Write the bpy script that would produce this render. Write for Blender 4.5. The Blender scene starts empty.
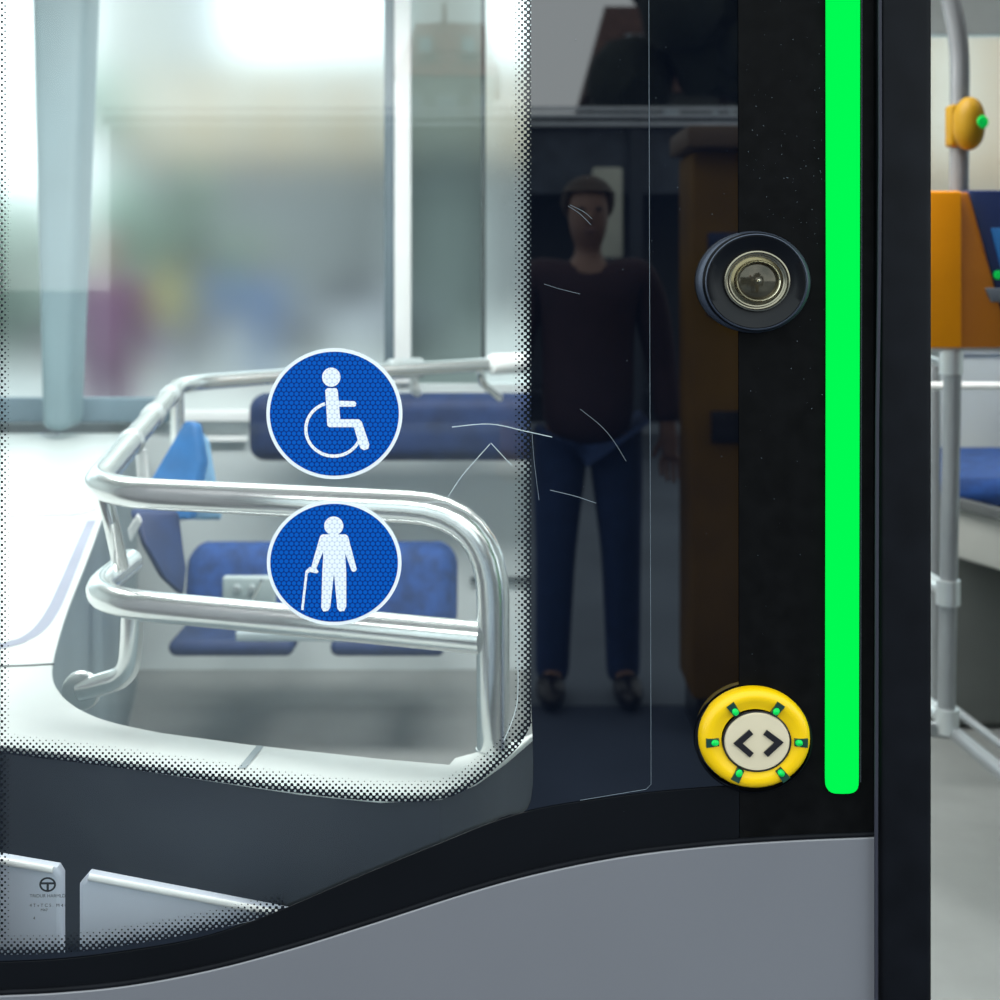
import bpy, bmesh, math, random
from mathutils import Vector, Matrix
random.seed(7)
sc = bpy.context.scene
col = sc.collection
S = 0.0008            # metres per photo pixel on the door plane
HZ, CX, CAMZ = 270, 500, 1.5   # horizon row, centre column, eye height

def P(px, py, Y=0.0):
    k = S*(1+Y)
    return Vector(((px-CX)*k, Y, CAMZ-(py-HZ)*k))
def PD(px, py, drop):              # point lying `drop` metres under eye level
    return P(px, py, drop/((py-HZ)*S)-1)
def R(px, py, L):                  # place seen mirrored in the door glass, on the street side
    k = S*L
    return Vector(((px-CX)*k, -(L-1), CAMZ-(py-HZ)*k))

# ------------------------------------------------------------------ materials
def nodes(name):
    m = bpy.data.materials.new(name); m.use_nodes = True
    nt = m.node_tree; nt.nodes.clear()
    out = nt.nodes.new('ShaderNodeOutputMaterial')
    return m, nt, out
def mat(name, c, rough=.5, metal=0., var=.06, scale=8., spec=.5, bump=0., emit=0., ior=None, coat=0.):
    m, nt, out = nodes(name)
    b = nt.nodes.new('ShaderNodeBsdfPrincipled')
    tc = nt.nodes.new('ShaderNodeTexCoord')
    n = nt.nodes.new('ShaderNodeTexNoise'); n.inputs['Scale'].default_value = scale; n.inputs['Detail'].default_value = 3
    nt.links.new(tc.outputs['Object'], n.inputs['Vector'])
    r = nt.nodes.new('ShaderNodeValToRGB')
    r.color_ramp.elements[0].position = .3; r.color_ramp.elements[1].position = .7
    r.color_ramp.elements[0].color = (*[max(0, x*(1-var)) for x in c], 1)
    r.color_ramp.elements[1].color = (*[min(1, x*(1+var)) for x in c], 1)
    nt.links.new(n.outputs['Fac'], r.inputs['Fac'])
    nt.links.new(r.outputs['Color'], b.inputs['Base Color'])
    b.inputs['Roughness'].default_value = rough; b.inputs['Metallic'].default_value = metal
    b.inputs['Specular IOR Level'].default_value = spec
    if ior: b.inputs['IOR'].default_value = ior
    if coat: b.inputs['Coat Weight'].default_value = coat
    if emit:
        b.inputs['Emission Color'].default_value = (*c, 1); b.inputs['Emission Strength'].default_value = emit
    if bump:
        bp = nt.nodes.new('ShaderNodeBump'); bp.inputs['Strength'].default_value = bump; bp.inputs['Distance'].default_value = .002
        n2 = nt.nodes.new('ShaderNodeTexNoise'); n2.inputs['Scale'].default_value = scale*30
        nt.links.new(tc.outputs['Object'], n2.inputs['Vector'])
        nt.links.new(n2.outputs['Fac'], bp.inputs['Height']); nt.links.new(bp.outputs['Normal'], b.inputs['Normal'])
    nt.links.new(b.outputs[0], out.inputs[0])
    return m
def mth(nt, op, a, b=None, c=None):
    n = nt.nodes.new('ShaderNodeMath'); n.operation = op
    for i, v in enumerate((a, b, c)):
        if v is None: continue
        if isinstance(v, (int, float)): n.inputs[i].default_value = v
        else: nt.links.new(v, n.inputs[i])
    return n.outputs[0]

M = {}
M['white'] = mat('dash_white', (.66, .70, .68), .4, var=.03, scale=2)
M['trimwhite'] = mat('trim_white', (.93, .96, .95), .4, var=.02)
M['slate'] = mat('dark_slate_panel', (.016, .022, .032), .5, var=.3, scale=3)
M['inner'] = mat('inner_grey_wall', (.25, .31, .33), .45, var=.10, scale=3)
M['farwall'] = mat('side_wall_grey', (.66, .72, .72), .5, var=.04, scale=2)
M['farlow'] = mat('side_wall_lower_grey', (.2, .26, .28), .5, var=.06, scale=2)
M['floor'] = mat('bus_floor_vinyl', (.27, .285, .275), .6, var=.05, scale=10)
M['ceil'] = mat('ceiling_grey', (.6, .62, .6), .6)
M['steel'] = mat('brushed_steel', (.86, .88, .87), .24, metal=.9, var=.03, scale=20)
M['chrome'] = mat('chrome', (.85, .85, .82), .1, metal=1., var=.02)
M['collar'] = mat('clamp_grey', (.7, .74, .74), .3, metal=.7, var=.03)
M['groove'] = mat('groove_shadow', (.30, .32, .40), .6)
M['darkline'] = mat('seam_dark', (.08, .1, .1), .6)
M['blue'] = mat('blue_seat_fabric', (.012, .06, .24), .75, var=.35, scale=30, bump=.4)
M['veilblue'] = mat('light_veiled_blue_shell', (.025, .16, .42), .5, var=.3, scale=9)  # paler blue holds the veil of light over the seat top
M['navy'] = mat('navy_pad', (.012, .032, .11), .65, var=.3, scale=14)
M['frit'] = mat('black_printed_glass', (.002, .003, .006), .015, var=.2, ior=1.85)
M['module'] = mat('black_door_cover', (.0035, .0035, .0038), .5, var=.3, spec=.05, scale=60)
M['rubber'] = mat('black_rubber', (.0045, .005, .007), .5, var=.25, spec=.09, scale=30)
M['rubberedge'] = mat('grey_rubber_edge', (.03, .03, .042), .5, var=.1, spec=.2)
M['bodysilver'] = mat('silver_body_paint', (.205, .20, .215), .42, metal=.3, var=.04, scale=3, coat=.1)
M['silverpanel'] = mat('pale_silver_panel', (.62, .68, .78), .35, metal=0., var=.03, scale=4)
M['green'] = mat('green_led', (.0, .97, .085), .6, var=0., emit=.93, spec=0.)
M['green'].node_tree.nodes['Principled BSDF'].inputs['Base Color'].links and M['green'].node_tree.links.remove(M['green'].node_tree.nodes['Principled BSDF'].inputs['Base Color'].links[0])
M['green'].node_tree.nodes['Principled BSDF'].inputs['Base Color'].default_value = (0, .05, .005, 1)
M['led'] = mat('green_button_led', (.0, .50, .07), .3, var=.4, scale=300, emit=.3, spec=.25)
M['yellow'] = mat('yellow_plastic', (.86, .52, .0), .35, var=.03, spec=.3, coat=.15)
M['cream'] = mat('cream_plastic', (.64, .54, .38), .55, var=.02, spec=.2)
M['blackpl'] = mat('black_plastic', (.012, .01, .012), .3)
M['glossblack'] = mat('gloss_black', (.003, .0035, .005), .30, spec=.18)
M['ringrey'] = mat('lens_ring_steel_blue', (.055, .065, .09), .35, metal=.5)
M['lensmetal'] = mat('lens_metal', (.22, .20, .15), .22, metal=.9, var=.1)
M['lensbright'] = mat('lens_bright_metal', (.75, .70, .52), .15, metal=1.)
M['lensglass'] = mat('lens_glass', (.06, .052, .035), .08, var=.3, scale=60, metal=.5)
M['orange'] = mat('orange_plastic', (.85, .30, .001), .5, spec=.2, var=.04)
M['orangeshade'] = mat('orange_plastic_shaded', (.45, .14, .001), .45, var=.04)  # darker copy of the casing orange; the side face's shade is painted in
M['screen'] = mat('dark_blue_screen', (.01, .025, .10), .25, var=.1)
M['screenlit'] = mat('lit_blue_screen', (.01, .10, .28), .3, emit=.3)
M['stopyel'] = mat('stop_button_yellow', (.30, .165, .003), .5, spec=.2)
M['beige'] = mat('beige_panel', (.40, .41, .38), .5, var=.08, scale=3)
M['asphaltshade'] = mat('shaded_street_asphalt', (.08, .10, .145), .9, var=.2, scale=1.5, spec=.1)  # asphalt tone with the shade near the bus mixed in
M['pave'] = mat('pale_paving', (.42, .42, .41), .9, var=.08, scale=.5)
M['roofred'] = mat('red_tile_roof', (.42, .12, .08), .8, var=.35, scale=3)
M['housewall'] = mat('house_plaster', (.40, .42, .40), .9, var=.1, scale=.6)
M['facadebeige'] = mat('beige_facade', (.60, .47, .34), .9, var=.08, scale=.4)
M['facadegrey'] = mat('grey_facade', (.27, .275, .28), .9, var=.25, scale=.5)
M['winpane'] = mat('house_window', (.5, .6, .66), .2)
M['winframe'] = mat('house_window_frame', (.8, .82, .8), .5)
M['leaf'] = mat('tree_leaves', (.15, .19, .15), .8, var=.4, scale=3)
M['paleleaf'] = mat('pale_tree_leaves', (.30, .38, .32), .9, var=.3, scale=1)
M['bark'] = mat('bark', (.12, .09, .07), .9, var=.3)
M['shelter'] = mat('shelter_dark_panel', (.035, .045, .06), .5, var=.3, scale=2)
M['sheltersteel'] = mat('shelter_roof_edge', (.75, .78, .82), .4, var=.1)
M['poster'] = mat('cream_board', (.62, .62, .52), .7, var=.1, scale=3)
M['skin'] = mat('skin', (.30, .17, .12), .5, var=.05)
M['hair'] = mat('brown_hair', (.06, .035, .02), .6, var=.3)
def cloth(n, c): return mat(n, c, .85, var=.15, scale=20)
M['jeans'] = cloth('blue_jeans', (.02, .05, .15)); M['jacket'] = cloth('dark_maroon_jacket', (.045, .02, .026))
M['purple'] = cloth('purple_coat', (.15, .06, .12)); M['pink'] = cloth('pink_cap', (.3, .18, .17))
M['ycl'] = cloth('yellow_coat', (.36, .31, .12)); M['bcl'] = cloth('blue_coat', (.12, .17, .30)); M['trous'] = cloth('grey_trousers', (.25, .25, .3))
M['stickwhite'] = mat('sticker_white', (.80, .82, .84), .5, var=.02)
M['scratch'] = mat('scratch_white', (.5, .56, .58), .5)
M['scratchdim'] = mat('fine_scratch', (.16, .19, .22), .5)
M['ink'] = mat('glass_stamp_ink', (.01, .015, .02), .5)

def glass_mat():
    m, nt, out = nodes('door_glass')
    tr = nt.nodes.new('ShaderNodeBsdfTransparent'); tr.inputs[0].default_value = (.94, .97, .97, 1)
    gl = nt.nodes.new('ShaderNodeBsdfGlossy'); gl.inputs['Roughness'].default_value = 0
    fr = nt.nodes.new('ShaderNodeFresnel'); fr.inputs[0].default_value = 1.85
    mx = nt.nodes.new('ShaderNodeMixShader')
    nt.links.new(fr.outputs[0], mx.inputs[0]); nt.links.new(tr.outputs[0], mx.inputs[1]); nt.links.new(gl.outputs[0], mx.inputs[2])
    df = nt.nodes.new('ShaderNodeBsdfDiffuse'); df.inputs[0].default_value = (.80, .92, .95, 1)  # pale diffuse veil mixed in for the milky sky reflection
    tc = nt.nodes.new('ShaderNodeTexCoord')
    n = nt.nodes.new('ShaderNodeTexNoise'); n.inputs['Scale'].default_value = 9; n.inputs['Detail'].default_value = 5; n.inputs['Distortion'].default_value = 1.2
    nt.links.new(tc.outputs['Object'], n.inputs['Vector'])
    f = mth(nt, 'MULTIPLY_ADD', n.outputs['Fac'], .020, .003)
    m2 = nt.nodes.new('ShaderNodeMixShader')
    nt.links.new(f, m2.inputs[0]); nt.links.new(mx.outputs[0], m2.inputs[1]); nt.links.new(df.outputs[0], m2.inputs[2])
    nt.links.new(m2.outputs[0], out.inputs[0])
    return m
M['glass'] = glass_mat()
def hazy_mat():
    m, nt, out = nodes('hazy_window_glass')
    rf = nt.nodes.new('ShaderNodeBsdfRefraction'); rf.inputs['IOR'].default_value = 1.05
    rf.inputs['Roughness'].default_value = .6; rf.inputs['Color'].default_value = (.94, .97, .97, 1)
    tr = nt.nodes.new('ShaderNodeBsdfTransparent'); tr.inputs[0].default_value = (.95, .97, .97, 1)
    mx = nt.nodes.new('ShaderNodeMixShader'); mx.inputs[0].default_value = .03
    nt.links.new(rf.outputs[0], mx.inputs[1]); nt.links.new(tr.outputs[0], mx.inputs[2])
    nt.links.new(mx.outputs[0], out.inputs[0])
    return m
M['hazy'] = hazy_mat()
M['tint'] = M['hazy'].copy(); M['tint'].name = 'tinted_hazy_glass'
M['tint'].node_tree.nodes['Refraction BSDF'].inputs['Color'].default_value = (.50, .55, .54, 1)
def dots_mat():
    m, nt, out = nodes('halftone_dots')
    tc = nt.nodes.new('ShaderNodeTexCoord'); sp = nt.nodes.new('ShaderNodeSeparateXYZ')
    nt.links.new(tc.outputs['Object'], sp.inputs[0])
    k = 2*math.pi/(6.3*S)
    f = mth(nt, 'MULTIPLY', mth(nt, 'MULTIPLY', mth(nt, 'COSINE', mth(nt, 'MULTIPLY', sp.outputs[0], k)), mth(nt, 'COSINE', mth(nt, 'MULTIPLY', sp.outputs[2], k))), 2)
    uv = nt.nodes.new('ShaderNodeSeparateXYZ'); nt.links.new(tc.outputs['UV'], uv.inputs[0])
    th = mth(nt, 'MULTIPLY_ADD', uv.outputs[1], -3.0, 1.95)
    a = mth(nt, 'GREATER_THAN', f, th)
    tr = nt.nodes.new('ShaderNodeBsdfTransparent')
    b = nt.nodes.new('ShaderNodeBsdfPrincipled'); b.inputs['Base Color'].default_value = (.006, .008, .012, 1); b.inputs['Roughness'].default_value = .05
    mx = nt.nodes.new('ShaderNodeMixShader')
    nt.links.new(a, mx.inputs[0]); nt.links.new(tr.outputs[0], mx.inputs[1]); nt.links.new(b.outputs[0], mx.inputs[2])
    nt.links.new(mx.outputs[0], out.inputs[0])
    return m
M['dots'] = dots_mat()
def hex_mat(name, c0, c1, thr=-.75):
    m, nt, out = nodes(name)
    tc = nt.nodes.new('ShaderNodeTexCoord'); sp = nt.nodes.new('ShaderNodeSeparateXYZ')
    nt.links.new(tc.outputs['Object'], sp.inputs[0])
    k = 2*math.pi/(4.4*S)
    x, z = sp.outputs[0], sp.outputs[2]
    def wave(ax, az):
        return mth(nt, 'COSINE', mth(nt, 'ADD', mth(nt, 'MULTIPLY', x, ax*k), mth(nt, 'MULTIPLY', z, az*k)))
    s = mth(nt, 'ADD', mth(nt, 'ADD', wave(0, 1), wave(.866, .5)), wave(.866, -.5))
    mr = nt.nodes.new('ShaderNodeMapRange'); nt.links.new(s, mr.inputs[0])
    mr.inputs[1].default_value = thr-.35; mr.inputs[2].default_value = thr+.35
    mc = nt.nodes.new('ShaderNodeMix'); mc.data_type = 'RGBA'
    nt.links.new(mr.outputs[0], mc.inputs[0]); mc.inputs[6].default_value = (*c0, 1); mc.inputs[7].default_value = (*c1, 1)
    b = nt.nodes.new('ShaderNodeBsdfPrincipled'); b.inputs['Roughness'].default_value = .6; b.inputs['Specular IOR Level'].default_value = .08
    nt.links.new(mc.outputs[2], b.inputs['Base Color']); nt.links.new(b.outputs[0], out.inputs[0])
    return m
M['hexblue'] = hex_mat('honeycomb_blue', (.0, .022, .17), (.0, .085, .42))
M['hexwhite'] = hex_mat('honeycomb_white', (.52, .56, .68), (.80, .82, .84), -1.0)

# ------------------------------------------------------------------ helpers
def tag(o, label=None, cat=None, group=None, kind=None):
    if label: o['label'] = label
    if cat: o['category'] = cat
    if group: o['group'] = group
    if kind: o['kind'] = kind
    return o
def empty(name, loc=(0, 0, 0), rz=0., **k):
    o = bpy.data.objects.new(name, None); col.objects.link(o)
    o.location = loc; o.rotation_euler = (0, 0, rz); o.empty_display_size = .05
    return tag(o, **k)
def link(name, me, m, parent=None, smooth=True):
    o = bpy.data.objects.new(name, me); col.objects.link(o)
    if m: me.materials.append(M[m] if isinstance(m, str) else m)
    if parent:
        o.parent = parent; o.matrix_parent_inverse = Matrix.Translation(-parent.location) if not parent.parent and parent.type == 'EMPTY' else Matrix()
        if parent.type != 'EMPTY': o.matrix_parent_inverse = Matrix()
    if smooth:
        for p in me.polygons: p.use_smooth = True
        try: me.set_sharp_from_angle(angle=math.radians(38))
        except Exception: pass
    return o
def frombm(name, bm, m, parent=None, smooth=True):
    bmesh.ops.recalc_face_normals(bm, faces=bm.faces)
    me = bpy.data.meshes.new(name); bm.to_mesh(me); bm.free()
    return link(name, me, m, parent, smooth)
def resample_corners(pts, r, n=8):
    out = [pts[0]]
    for i in range(1, len(pts)-1):
        a, b, c = pts[i-1], pts[i], pts[i+1]
        rr = r[i] if isinstance(r, (list, tuple)) else r
        d1 = (a-b); d2 = (c-b)
        t = min(rr, d1.length*.49, d2.length*.49)
        p0 = b+d1.normalized()*t; p2 = b+d2.normalized()*t
        if t < 1e-5: out.append(b); continue
        for k in range(n+1):
            u = k/n
            out.append(p0*(1-u)**2+b*2*u*(1-u)+p2*u*u)
    out.append(pts[-1]); return out
def tube_bm(bm, pts, rad, seg=16, cap=True):
    pts = [Vector(p) for p in pts]
    t0 = (pts[1]-pts[0]).normalized()
    up = Vector((0, 0, 1)) if abs(t0.z) < .9 else Vector((0, 1, 0))
    n = t0.cross(up).normalized(); rings = []
    for i, p in enumerate(pts):
        t = (pts[min(i+1, len(pts)-1)]-pts[max(i-1, 0)]).normalized()
        n = (n-t*n.dot(t)).normalized(); b = t.cross(n)
        r = rad[i] if isinstance(rad, (list, tuple)) else rad
        rings.append([bm.verts.new(p+(n*math.cos(2*math.pi*k/seg)+b*math.sin(2*math.pi*k/seg))*r) for k in range(seg)])
    for a, c in zip(rings, rings[1:]):
        for k in range(seg):
            bm.faces.new((a[k], a[(k+1) % seg], c[(k+1) % seg], c[k]))
    if cap:
        bm.faces.new(rings[0]); bm.faces.new(rings[-1])
def tube(name, pts, rad, m, parent=None, corner=0, seg=16):
    bm = bmesh.new(); pts = [Vector(p) for p in pts]
    if corner: pts = resample_corners(pts, corner)
    tube_bm(bm, pts, rad, seg)
    return frombm(name, bm, m, parent)
def box_bm(bm, lo, hi, bev=0., seg=2, mtx=None):
    r = bmesh.ops.create_cube(bm, size=1.)
    vs = r['verts']
    c = [(a+b)/2 for a, b in zip(lo, hi)]; s = [max(1e-4, abs(b-a)) for a, b in zip(lo, hi)]
    for v in vs: v.co = Vector((v.co.x*s[0]+c[0], v.co.y*s[1]+c[1], v.co.z*s[2]+c[2]))
    if bev:
        es = list({e for v in vs for e in v.link_edges})
        rr = bmesh.ops.bevel(bm, geom=es, offset=min(bev, min(s)*.49), segments=seg, profile=.5, affect='EDGES')
    if mtx: 
        bmesh.ops.transform(bm, matrix=mtx, verts=[v for v in bm.verts])
def box(name, lo, hi, m, parent=None, bev=0., seg=2):
    bm = bmesh.new(); box_bm(bm, lo, hi, bev, seg)
    return frombm(name, bm, m, parent)
def pbox(name, x0, y0, x1, y1, Y, depth, m, parent=None, bev=0., seg=3):   # box whose front shows as a photo rectangle at depth Y
    a = P(x0, y1, Y); b = P(x1, y0, Y)
    return box(name, (a.x, Y, a.z), (b.x, Y+depth, b.z), m, parent, bev, seg)
def flat(name, loops, m, parent=None, y=0., thick=.0, bev=0., plan=None, smooth=True):
    """filled 2-D outline with holes; loops of (x,z) world, standing at y (or lying at height plan)"""
    cu = bpy.data.curves.new(name+'_c', 'CURVE'); cu.dimensions = '2D'; cu.fill_mode = 'BOTH'
    cu.extrude = thick/2; cu.bevel_depth = bev; cu.bevel_resolution = 2
    for lp in loops:
        s = cu.splines.new('POLY'); s.points.add(len(lp)-1); s.use_cyclic_u = True
        for q, p in zip(s.points, lp): q.co = (p[0], p[1], 0, 1)
    o = bpy.data.objects.new(name+'_t', cu); col.objects.link(o)
    dg = bpy.context.evaluated_depsgraph_get()
    me = bpy.data.meshes.new_from_object(o.evaluated_get(dg))
    bpy.data.objects.remove(o); bpy.data.curves.remove(cu)
    me.name = name
    for v in me.vertices:
        x, z, h = v.co
        v.co = (x, y-h, z) if plan is None else (x, z, plan+h)
    me.materials.clear()
    return link(name, me, m, parent, smooth)
def px2(pts, Y=0.): return [(P(a, b, Y).x, P(a, b, Y).z) for a, b in pts]
def spline(pts, n=8):
    pts = [Vector(p) for p in pts]; out = []
    for i in range(len(pts)-1):
        p0 = pts[max(i-1, 0)]; p1 = pts[i]; p2 = pts[i+1]; p3 = pts[min(i+2, len(pts)-1)]
        for k in range(n):
            t = k/n
            out.append(.5*((2*p1)+(p2-p0)*t+(2*p0-5*p1+4*p2-p3)*t*t+(3*p1-p0-3*p2+p3)*t**3))
    out.append(pts[-1]); return out
def strip(name, pts, w, m, parent, y, off=(0, 0)):   # ribbon along photo polyline, growing to the left-hand side by w px, uv v 1 -> 0
    bm = bmesh.new(); uvl = bm.loops.layers.uv.new('UVMap'); rows = []
    pts = [Vector(p) for p in pts]; L = 0
    for i, p in enumerate(pts):
        t = (pts[min(i+1, len(pts)-1)]-pts[max(i-1, 0)]).normalized()
        nn = Vector((t.y, -t.x)); q = p+nn*w
        a, b = P(p.x, p.y), P(q.x, q.y); a.y = b.y = y
        rows.append((bm.verts.new(a), bm.verts.new(b)))
    for (a, b), (c, d) in zip(rows, rows[1:]):
        f = bm.faces.new((a, b, d, c))
        for l, v in zip(f.loops, (1, 0, 0, 1)): l[uvl].uv = (0, v)
    me = bpy.data.meshes.new(name); bm.to_mesh(me); bm.free()
    return link(name, me, m, parent, False)
def lathe(name, prof, m, parent, c, sx=1., sz=1., seg=64):  # profile (r, outwards) round an axis pointing at the street
    bm = bmesh.new(); rings = []
    for r, h in prof:
        if r < 1e-6: rings.append([bm.verts.new((c[0], c[1]-h, c[2]))])
        else: rings.append([bm.verts.new((c[0]+r*sx*math.cos(2*math.pi*k/seg), c[1]-h, c[2]+r*sz*math.sin(2*math.pi*k/seg))) for k in range(seg)])
    for a, b in zip(rings, rings[1:]):
        for k in range(seg):
            k2 = (k+1) % seg
            if len(a) == 1: bm.faces.new((a[0], b[k], b[k2]))
            elif len(b) == 1: bm.faces.new((a[k], a[k2], b[0]))
            else: bm.faces.new((a[k], a[k2], b[k2], b[k]))
    return frombm(name, bm, m, parent)
def circ(cx, cy, rx, ry, n=64, a0=0., a1=2*math.pi):
    return [(cx+rx*math.cos(a0+(a1-a0)*k/n), cy+ry*math.sin(a0+(a1-a0)*k/n)) for k in range(n)]

# ------------------------------------------------------------------ camera
cam = bpy.data.cameras.new('camera'); co = bpy.data.objects.new('camera', cam); col.objects.link(co)
co.location = (0, -1, CAMZ); co.rotation_euler = (math.pi/2, 0, 0)
cam.sensor_width = 36; cam.lens = 36/(1000*S); cam.shift_y = -(500-HZ)/1000
cam.dof.use_dof = True; cam.dof.focus_distance = 1.02; cam.dof.aperture_fstop = 7.5
cam.clip_start = .02; cam.clip_end = 500
sc.camera = co
sc.view_settings.view_transform = 'Standard'; sc.view_settings.look = 'None'
sc.cycles.max_bounces = 10; sc.cycles.transparent_max_bounces = 16

# ------------------------------------------------------------------ sky and lights
w = bpy.data.worlds.new('overcast_sky'); sc.world = w; w.use_nodes = True
nt = w.node_tree; nt.nodes.clear()
wo = nt.nodes.new('ShaderNodeOutputWorld'); bg = nt.nodes.new('ShaderNodeBackground')
tc = nt.nodes.new('ShaderNodeTexCoord'); n = nt.nodes.new('ShaderNodeTexNoise'); n.inputs['Scale'].default_value = 3.5; n.inputs['Detail'].default_value = 3
nt.links.new(tc.outputs['Generated'], n.inputs['Vector'])
r = nt.nodes.new('ShaderNodeValToRGB'); r.color_ramp.elements[0].position = .35; r.color_ramp.elements[1].position = .65
r.color_ramp.elements[0].color = (.61, .73, .75, 1); r.color_ramp.elements[1].color = (.90, .98, 1, 1)
nt.links.new(n.outputs['Fac'], r.inputs['Fac']); nt.links.new(r.outputs['Color'], bg.inputs['Color'])
bg.inputs['Strength'].default_value = 2.7
nt.links.new(bg.outputs[0], wo.inputs[0])
def area(name, loc, size, power, rot=(0, 0, 0), c=(1, 1, .98), sy=None):
    l = bpy.data.lights.new(name, 'AREA'); l.energy = power; l.size = size; l.color = c
    if sy: l.shape = 'RECTANGLE'; l.size_y = sy
    o = bpy.data.objects.new(name, l); col.objects.link(o); o.location = loc; o.rotation_euler = rot
    return o
area('interior_fill', (-.4, 1.2, 2.5), 2.2, 66, sy=.5)  # added unseen fill; brightens the interior from under the ceiling
area('interior_fill', (1.6, 1.3, 2.5), 1.2, 5, sy=.5)  # weaker added fill for the doorway side

# ------------------------------------------------------------------ bus interior shell
FW = 2.6          # depth of the far side wall
def st(o): o['kind'] = 'structure'; return o
FL = .35
st(box('floor', (-2.6, .06, FL-.06), (2.8, FW+.05, FL), 'floor'))
st(box('ceiling', (-2.6, .0, 2.55), (2.8, FW+.1, 2.62), 'ceil'))
def fwx(px): return P(px, 0, FW).x
def fwz(py): return P(0, py, FW).z
def wall_piece(bm, x0, y0, x1, y1, d0=FW, d1=FW+.06):
    a = P(x0, y1, FW); b = P(x1, y0, FW); box_bm(bm, (a.x, d0, a.z), (b.x, d1, b.z))
bm = bmesh.new()
XL, XR = -400, 1470
zf = HZ+(CAMZ-FL)/(S*(1+FW))
wall_piece(bm, XL, 423, 170, zf); wall_piece(bm, 170, 384, 540, zf); wall_piece(bm, 540, -100, 900, zf); wall_piece(bm, 900, 350, XR, zf)
wall_piece(bm, XL, -100, 540, -30); wall_piece(bm, 900, -100, XR, 34)
st(frombm('wall_back', bm, 'farwall', None, False))
st(box('wall_left', (-2.66, 0, FL), (-2.6, FW, 2.6), 'farwall'))
st(box('wall_right', (2.8, 0, FL), (2.86, FW, 2.6), 'farwall'))
st(pbox('trim_1', 170, 411, 252, 422, FW-.05, .05, 'trimwhite', None, .004))
st(pbox('trim_2', 203, 437, 246, 442, FW-.03, .03, 'trimwhite', None, .003))
st(pbox('trim_3', 470, 578, 900, 583, FW-.02, .02, 'darkline', None, .002))
st(pbox('trim_4', XL, 398, 168, 423, FW-.04, .04, mat('sill_blue_grey', (.18, .26, .31), .5), None, .006))
# windows of the far side
def window(name, x0, y0, x1, y1, frames, pane='hazy'):
    e = empty(name, (fwx((x0+x1)/2), FW, fwz(y1))); e['kind'] = 'structure'
    pbox('pane', x0, y0, x1, y1, FW+.03, .002, pane, e)
    for nm, a, b, c, d, mt, dep in frames: pbox(nm, a, b, c, d, FW-dep, dep+.02, mt, e, .006)
    return e
window('window_1', XL, -40, 388, 400, [('gasket', 384, -40, 394, 364, mat('gasket_grey', (.14, .19, .22), .5), .012)])
window('window_2', 396, -40, 486, 386, [('window_frame', 394, -40, 411, 384, 'trimwhite', .02), ('gasket', 481, -40, 485, 362, 'darkline', .01), ], 'tint')
window('window_3', 486, -40, 540, 386, [])
window('window_4', 900, 34, XR, 354, [('window_frame', 900, 346, XR, 354, 'trimwhite', .02)])
st(pbox('trim_5', 900, -60, XR, 34, FW-.03, .03, mat('cove_grey', (.45, .47, .46), .6), None, .01))
# front corner pillar at the left window
bm = bmesh.new()
q = [P(28, -60, 2.35), P(88, -60, 2.35), P(68, 432, 2.35), P(40, 432, 2.35)]
vs = [bm.verts.new(p) for p in q]+[bm.verts.new(p+Vector((0.0, .14, 0))) for p in q]
for f in ((0, 1, 2, 3), (7, 6, 5, 4), (0, 4, 5, 1), (1, 5, 6, 2), (2, 6, 7, 3), (3, 7, 4, 0)): bm.faces.new([vs[i] for i in f])
bmesh.ops.bevel(bm, geom=list(bm.edges), offset=.03, segments=4, profile=.5, affect='EDGES')
o = frombm('trim_6', bm, mat('pillar_blue_grey', (.20, .29, .32), .5, var=.1, scale=3)); st(o)

# ------------------------------------------------------------------ dashboard
DR = .46
inner_px = [(560, 722), (530, 735), (505, 745), (456, 758), (450, 765), (380, 759), (250, 745), (160, 733), (110, 722), (78, 709), (58, 692), (51, 672), (57, 640),
            (70, 600), (88, 555), (105, 508), (117, 480), (127, 455), (138, 436), (144, 428.5)]
outer_px = [(560, 722), (532, 735), (505, 758), (475, 779), (440, 793), (380, 796), (300, 788), (200, 773), (100, 758), (0, 745), (-150, 733), (-300, 728)]
def plan(pts): return [(PD(a, b, DR).x, PD(a, b, DR).y) for a, b in pts]
inn = plan(inner_px); outp = plan(outer_px)
outp = [(x, max(y, .03)) for x, y in outp]; inn = [(x, min(y, FW-.08)) for x, y in inn]
dash = empty('dashboard', (-.6, .6, FL), label='white moulded vehicle dashboard with curved edge behind the door glass, left of the railing', cat='dashboard')
innS = [(v.x, v.y) for v in spline([Vector((x, y, 0)) for x, y in inn[7:]], 5)]; inn = inn[:7]+innS
poly = inn+[(-2.3, FW-.08), (-2.3, outp[-1][1])]+outp[::-1][1:]
flat('top_panel', [poly], 'white', dash, thick=.003, bev=.0015, plan=CAMZ-DR-.003)
def curtain(name, pts2, z0, z1, m, parent, th=.0):
    bm = bmesh.new(); a = [bm.verts.new((x, y, z1)) for x, y in pts2]; b = [bm.verts.new((x, y, z0)) for x, y in pts2]
    for i in range(len(a)-1): bm.faces.new((a[i], a[i+1], b[i+1], b[i]))
    return frombm(name, bm, m, parent)
sm = [(v.x, v.y) for v in spline([Vector((x, y, 0)) for x, y in inn], 4)]
curtain('inner_wall', [(x-.002, y) for x, y in inn], FL, CAMZ-DR-.0045, 'inner', dash)
curtain('front_skirt', [(x, max(y, .03)) for x, y in outp], FL, CAMZ-DR-.0045, 'slate', dash)
def dline(name, pts, rad, m):
    tube(name, [PD(a, b, DR-.0005) for a, b in pts], rad, m, dash, corner=.03, seg=8)
dline('seam', [(-60, 517), (80, 515), (96, 509)], .0012, 'darkline')
dline('seam', [(-60, 667), (20, 666), (54, 664)], .0012, 'darkline')
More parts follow.
